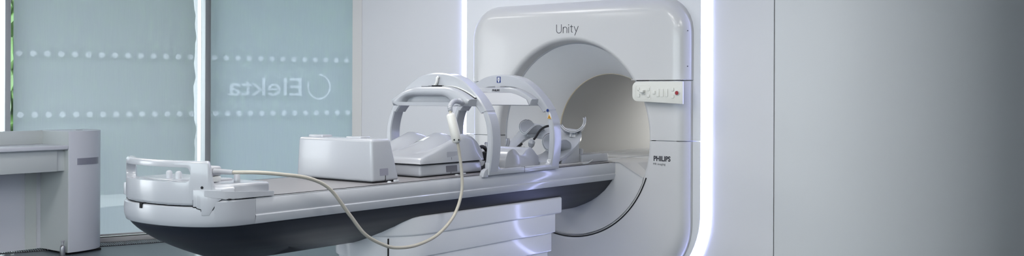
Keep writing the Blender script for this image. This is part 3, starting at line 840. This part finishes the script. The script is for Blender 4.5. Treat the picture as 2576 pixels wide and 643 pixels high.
sp=spline([(.425,4.072,.350),(.422,4.075,.366),(.412,4.085,.388),(.385,4.135,.408),(.345,4.21,.415),(.268,4.36,.403)],24)
def rib(t): 
    return .0105+.0030*(.5+.5*sin(t*2*PI*13))
obj('strain_sleeve',tube([p for q in sp[20:] for p in (q,)],rib,14),GREYP,ca,label='grey corrugated sleeve')
obj('top_stub',tube(sp[:26],.0078,12),CABLE,ca)

# ================================================================== leg rest frame with four cradles
lf=thing('leg_support','white inclined leg support with a looped ramp frame, standing on the table near the bore','leg support',(0,5.4,0))
def rz(y): return .028+.185*max(0,min(1.1,(y-5.14)/.50))**2.2
outer=[(-.27,4.90),(-.19,4.86),(-.1,4.90),(.02,5.02),(.17,4.98),(.26,5.02),(.275,5.10),(.275,5.60),(.25,5.70),(-.23,5.72),(-.28,5.66)]
outer=[(-.285,5.22),(-.22,5.17),(.20,5.20),(.27,5.24),(.275,5.56),(.235,5.65),(-.24,5.70),(-.285,5.64)]
def rounded(poly,r,n=5):
    out=[];N=len(poly)
    for i in range(N):
        p=Vector(poly[i]);a=(Vector(poly[i-1])-p);b=(Vector(poly[(i+1)%N])-p); ra=min(r,a.length*.45,b.length*.45)
        A_=p+a.normalized()*ra;B_=p+b.normalized()*ra
        for k in range(n+1):
            t=k/n; out.append(tuple((1-t)**2*A_+2*t*(1-t)*p+t*t*B_))
    return out
inner=[(-.15,5.30),(.03,5.33),(.08,5.38),(.08,5.50),(.05,5.57),(-.15,5.60),(-.185,5.56),(-.185,5.34)]
def ringplate(outer,inner,zf,t,n=96):
    c=Vector((sum(p[0] for p in inner)/len(inner),sum(p[1] for p in inner)/len(inner)))
    def hit(poly,a):
        d=Vector((cos(a),sin(a))); best=None
        for i in range(len(poly)):
            p=Vector(poly[i]);q=Vector(poly[(i+1)%len(poly)]);e=q-p; den=d.x*e.y-d.y*e.x
            if abs(den)<1e-9: continue
            w=p-c; tt=(w.x*e.y-w.y*e.x)/den; uu=(w.x*d.y-w.y*d.x)/den
            if tt>0 and -1e-6<=uu<=1+1e-6: best=tt if best is None else max(best,tt)
        return c+d*best
    O=[hit(outer,2*PI*k/n) for k in range(n)]; I=[hit(inner,2*PI*k/n) for k in range(n)]
    rings=[]
    for L,ins,dz in ((I,0,-t+.004),(I,0,-.004),(I,.3,0),(O,-.3,0),(O,0,-.005),(O,0,-t+.004),(O,-.3,-t),(I,.3,-t)):
        rings.append([])
        for k in range(n):
            p=L[k]
            if ins>0: p=I[k]+(O[k]-I[k]).normalized()*.008
            if ins<0: p=O[k]+(I[k]-O[k]).normalized()*.008
            rings[-1].append(Vector((p.x,p.y,zf(p.y)+dz)))
    rings.append(rings[0])
    bm=loft(rings,caps=False); bmesh.ops.remove_doubles(bm,verts=bm.verts,dist=1e-6); return bm
obj('ramp_frame',ringplate(rounded(outer,.09),rounded(inner,.06),rz,.026),WHITE,lf,sharp=40)
# side skirts under the upper part of the ramp
for xa,xb in ((.20,.262),(-.268,-.21)):
    obj('ramp_support',prism([(5.36,.008),(5.57,.008),(5.57,rz(5.57)-.024),(5.36,rz(5.36)-.024)],'x',xa,xb,.005,2),WHITE,lf)
obj('base_plate',box(-.26,.29,5.18,5.66,.0,.008,.002),WALLW,lf)
def cradle(cx,cy,cz,rzd,tilt,roll,r=.085,L=.115,a0=-80,a1=80,name='calf_cradle'):
    M=Matrix.Translation((cx,cy,cz))@Matrix.Rotation(R(rzd),4,'Z')@Matrix.Rotation(R(tilt),4,'X')@Matrix.Rotation(R(roll),4,'Y')
    def sheet(r0,r1,k):
        def f(u,v,rr):
            a=R(a0+(a1-a0)*(.5+(u-.5)*k)); e=abs(2*u-1); hl=L/2*k*math.sqrt(max(.02,1-max(0,(e-.45)/.56)**2.3)); yy=(2*v-1)*hl
            fl=1+.10*((2*v-1)**2)*.6
            return M@Vector((rr*fl*sin(a),yy,-rr*fl*cos(a)+r))
        a=grid(lambda u,v:f(u,v,r0),30,10); b=grid(lambda u,v:f(u,v,r1),30,10)
        bm=join(a,b)
        # stitch borders
        nv=31*11; bm.verts.ensure_lookup_table()
        idx=[i*11 for i in range(31)]+[30*11+j for j in range(1,11)]+[i*11+10 for i in range(29,-1,-1)]+[j for j in range(9,0,-1)]
        for q in range(len(idx)):
            i0,i1=idx[q],idx[(q+1)%len(idx)]
            bm.faces.new((bm.verts[i0],bm.verts[i1],bm.verts[i1+nv],bm.verts[i0+nv]))
        return bm
    o=obj(name,sheet(r,r+.007,1.0),WHITE,lf,sharp=50)
    obj('cradle_seam',sheet(r-.001,r+.001,1.004),RUBBER,o)
    obj('cradle_pad',sheet(r-.008,r-.0008,.99),WHITE,o)
    base=M@Vector((0,0,-.004)); 
    obj('cradle_stem',tube([base+Vector((0,0,.002)),Vector((cx,cy,max(rz(cy)-.015,0)))],lambda t:.026+.010*t,18),WHITE,o)
    return o
cradle(-.235,5.33,.070,30,0,-4,r=.072,a0=-88,a1=100)            # low, far side
cradle(-.15,5.60,.188,-20,-4,4,r=.066,L=.13,a0=-108,a1=88)           # high, far side
cradle(.175,5.43,.094,-20,-4,4,r=.076,L=.135,a0=-108,a1=88)             # low, near side
cradle(.19,5.61,.205,34,-10,-6,r=.078,a0=-76,a1=100)          # high, near side
obj('cable_holder',lathe([(.010,0),(.020,.015),(.024,.04),(.014,.055)],(-.04,5.44,.10),(.3,-.2,.9),18),WHITE,lf)
bc=thing('black_hose','black hose arching over the leg support behind the second hoop','hose',(.05,5.6,.1))
obj('hose_jacket',tube(spline([(-.02,5.448,.156),(-.02,5.47,.172),(-.02,5.50,.200),(-.02,5.545,.226),(-.02,5.605,.240),(-.02,5.67,.238),(-.02,5.757,.211)],8),.008,12),RUBBER,bc)
obj('hose_clip',join(tube([(-.12,5.36,.085),(-.10,5.42,.125)],.009,8),tube([(-.10,5.35,.075),(-.07,5.41,.10)],.008,8)),RUBBER,bc)
# ---- wavy knee wedge
kw=thing('knee_wedge','low white wedge with a wavy padded top, between the two hoops on the table','knee wedge',(.08,5.07,0))
wv=[(4.84,.035),(4.85,.075),(4.875,.108),(4.915,.122),(4.955,.108),(4.99,.082),(5.02,.085),(5.06,.112),(5.10,.124),(5.135,.105),(5.165,.080),(5.19,.062)]
wp_=[(p.x,p.y) for p in spline([Vector((a,b,0)) for a,b in wv],4)]
obj('wedge_body',prism([(4.835,.008)]+wp_+[(5.195,.008)],'x',-.07,.205,.014,4,40),WHITE,kw)
obj('wedge_base',box(-.08,.235,4.825,5.205,.0,.009,.002),WALLW,kw)
# ---- end block on the table
eb=thing('end_block','low white block with an upright rounded tab, last item on the table before the bore','end block',(.1,5.78,0))
obj('block_body',taper_box(-.02,.265,5.60,5.93,.0,.054,.003,.003,.003,.003,.006,3),WHITE,eb)
obj('upright_tab',prism(rounded([(5.70,.045),(5.745,.045),(5.745,.088),(5.72,.092),(5.70,.09)],.012),'x',.155,.18,.004,2),WHITE,eb)
obj('clear_latch',join(tube(spline([(.30,5.55,.004),(.305,5.60,.006),(.31,5.63,.014),(.30,5.67,.022)],5),.0035,8),box(.29,.315,5.55,5.60,.0,.006,.002)),CLEAR,eb)

# ================================================================== RECEPTION DESK (left foreground)
dk=thing('control_desk','pale grey desk with a raised rounded end panel, in front of the wide blind','desk',(-4.6,4.5,FZ))
colp=[(-4.41,4.645),(-4.408,4.74),(-4.42,4.83),(-4.45,4.92),(-4.50,4.985),(-4.58,5.04),(-4.68,5.07),(-4.80,5.08),(-4.90,5.08),(-4.91,4.645)]
pe=[(p.x,p.y) for p in spline([Vector((a,b,0)) for a,b in colp[:9]],5)]+[(-4.91,4.645)]
ep=obj('end_panel',prism(pe,'z',FZ+.02,.121,.003,2,40),DESKM,dk)
obj('end_panel_inner',box(-4.91,-4.4135,4.641,4.6445,FZ+.02,.118),DESKI,dk)
# slot handle following the curve
sp_=[(-4.4078,4.722),(-4.4078,4.75),(-4.418,4.83),(-4.447,4.92),(-4.475,4.957)]
spc=spline([Vector((a,b,0)) for a,b in sp_],5)
rg=[]
for i,p in enumerate(spc):
    t=(spc[min(i+1,len(spc)-1)]-spc[max(i-1,0)]).normalized(); nn=Vector((t.y,-t.x,0))
    q=p+nn*.0005
    rg.append([Vector((q.x,q.y,z))+nn*o for z,o in ((-.172,-.004),(-.172,.0022),(-.116,.0022),(-.116,-.004))])
obj('slot_recess',loft(rg),GREYM,ep,label='grey horizontal slot in the rounded end panel')
obj('worktop',box(-4.90,-4.405,2.6,4.641,-.037,-.0,.008,3),DESKM,dk)
obj('worktop_upper',box(-4.90,-4.84,2.6,4.641,.0,.118,.003,2),DESKI,dk)
obj('apron',box(-4.47,-4.445,2.6,4.56,-.222,-.037,.002),DESKI,dk)
obj('apron_block',box(-4.88,-4.47,4.54,4.641,-.222,-.037,.002),DESKI,dk)
obj('back_panel',box(-4.90,-4.875,2.6,4.641,FZ+.02,.0),DESKM,dk)
obj('back_strip',box(-4.875,-4.868,4.50,4.60,FZ+.02,-.22),DESKI,dk)
obj('plinth',box(-4.87,-4.46,4.67,4.98,FZ,FZ+.02),DARK,dk)
obj('grommet',lathe([(.028,0),(.028,.003),(.018,.003),(.016,.001)],(-4.62,4.86,.121),(0,0,1),24),GREYP,dk)
mb=thing('metal_bottle','small brushed metal bottle on the floor at the foot of the desk','bottle',(-4.415,4.595,FZ))
obj('bottle_body',lathe([(.02,0),(.022,.004),(.022,.075),(.018,.085),(.009,.092),(.009,.10)],(-4.415,4.595,FZ),(0,0,1),20),STEEL,mb)
obj('bottle_cap',lathe([(.011,0),(.012,.01),(.012,.022),(.016,.026),(.016,.034),(.01,.036)],(-4.415,4.595,FZ+.098),(0,0,1),18),GREYP,mb)

# ================================================================== ceiling lamps
def lamp(x,y,label,power,size=.9):
    t=thing('ceiling_lamp',label,'ceiling lamp',(x,y,CZ-.03),'recessed ceiling panels out of view above the room')
    obj('lamp_frame',box(x-.32,x+.32,y-.32,y+.32,CZ-.025,CZ,.004),POST,t)
    obj('lamp_diffuser',box(x-.29,x+.29,y-.29,y+.29,CZ-.03,CZ-.022),LAMP,t)
    l=bpy.data.lights.new('ceiling_light','AREA'); l.shape='RECTANGLE'; l.size=size; l.size_y=size; l.energy=power; l.color=(1,.985,.96)
    o=bpy.data.objects.new('ceiling_light',l); C.objects.link(o); o.location=(x,y,CZ-.06+ZT); return o
for (x,y,p) in ((-2.8,3.2,10),(-1.0,4.4,6),(.6,3.2,10),(2.6,4.0,8),(2.6,2.0,12),(1.6,1.2,8),(.2,.8,14),(-2.8,.8,8)):
    lamp(x,y,'square recessed ceiling light panel above the room',p)

l=bpy.data.lights.new('bore_fill_light','AREA'); l.shape='DISK'; l.size=.7; l.energy=3; l.color=(1,.99,.95)  # added lamp at the far end of the bore, brightens the tunnel
o=bpy.data.objects.new('bore_fill_light',l); C.objects.link(o); o.matrix_world=Matrix.Translation((0,8.36,ZT+.25))@Matrix.Rotation(R(-90),4,'X')
w=bpy.data.worlds.new('daylight'); bpy.context.scene.world=w; w.use_nodes=True
bg=w.node_tree.nodes['Background']; bg.inputs['Color'].default_value=(.90,.95,1.0,1); bg.inputs['Strength'].default_value=3.2

cam=bpy.data.cameras.new('camera'); co=bpy.data.objects.new('camera',cam); C.objects.link(co)
cam.sensor_width=36; cam.lens=2534/2576*36; cam.shift_y=-82.8/2576; cam.clip_start=.05; cam.clip_end=100
co.matrix_world=Matrix.Translation((3.915,0,1.4))@Matrix.Rotation(R(37.1),4,'Z')@Matrix.Rotation(R(90),4,'X')@Matrix.Rotation(.0038,4,'Z')
sc_=bpy.context.scene; sc_.camera=co
vs=sc_.view_settings; vs.view_transform='Standard'; vs.look='None'; vs.gamma=1; vs.use_curve_mapping=False; vs.exposure=1.1
for o in bpy.data.objects:
    if 'org' in o: del o['org']
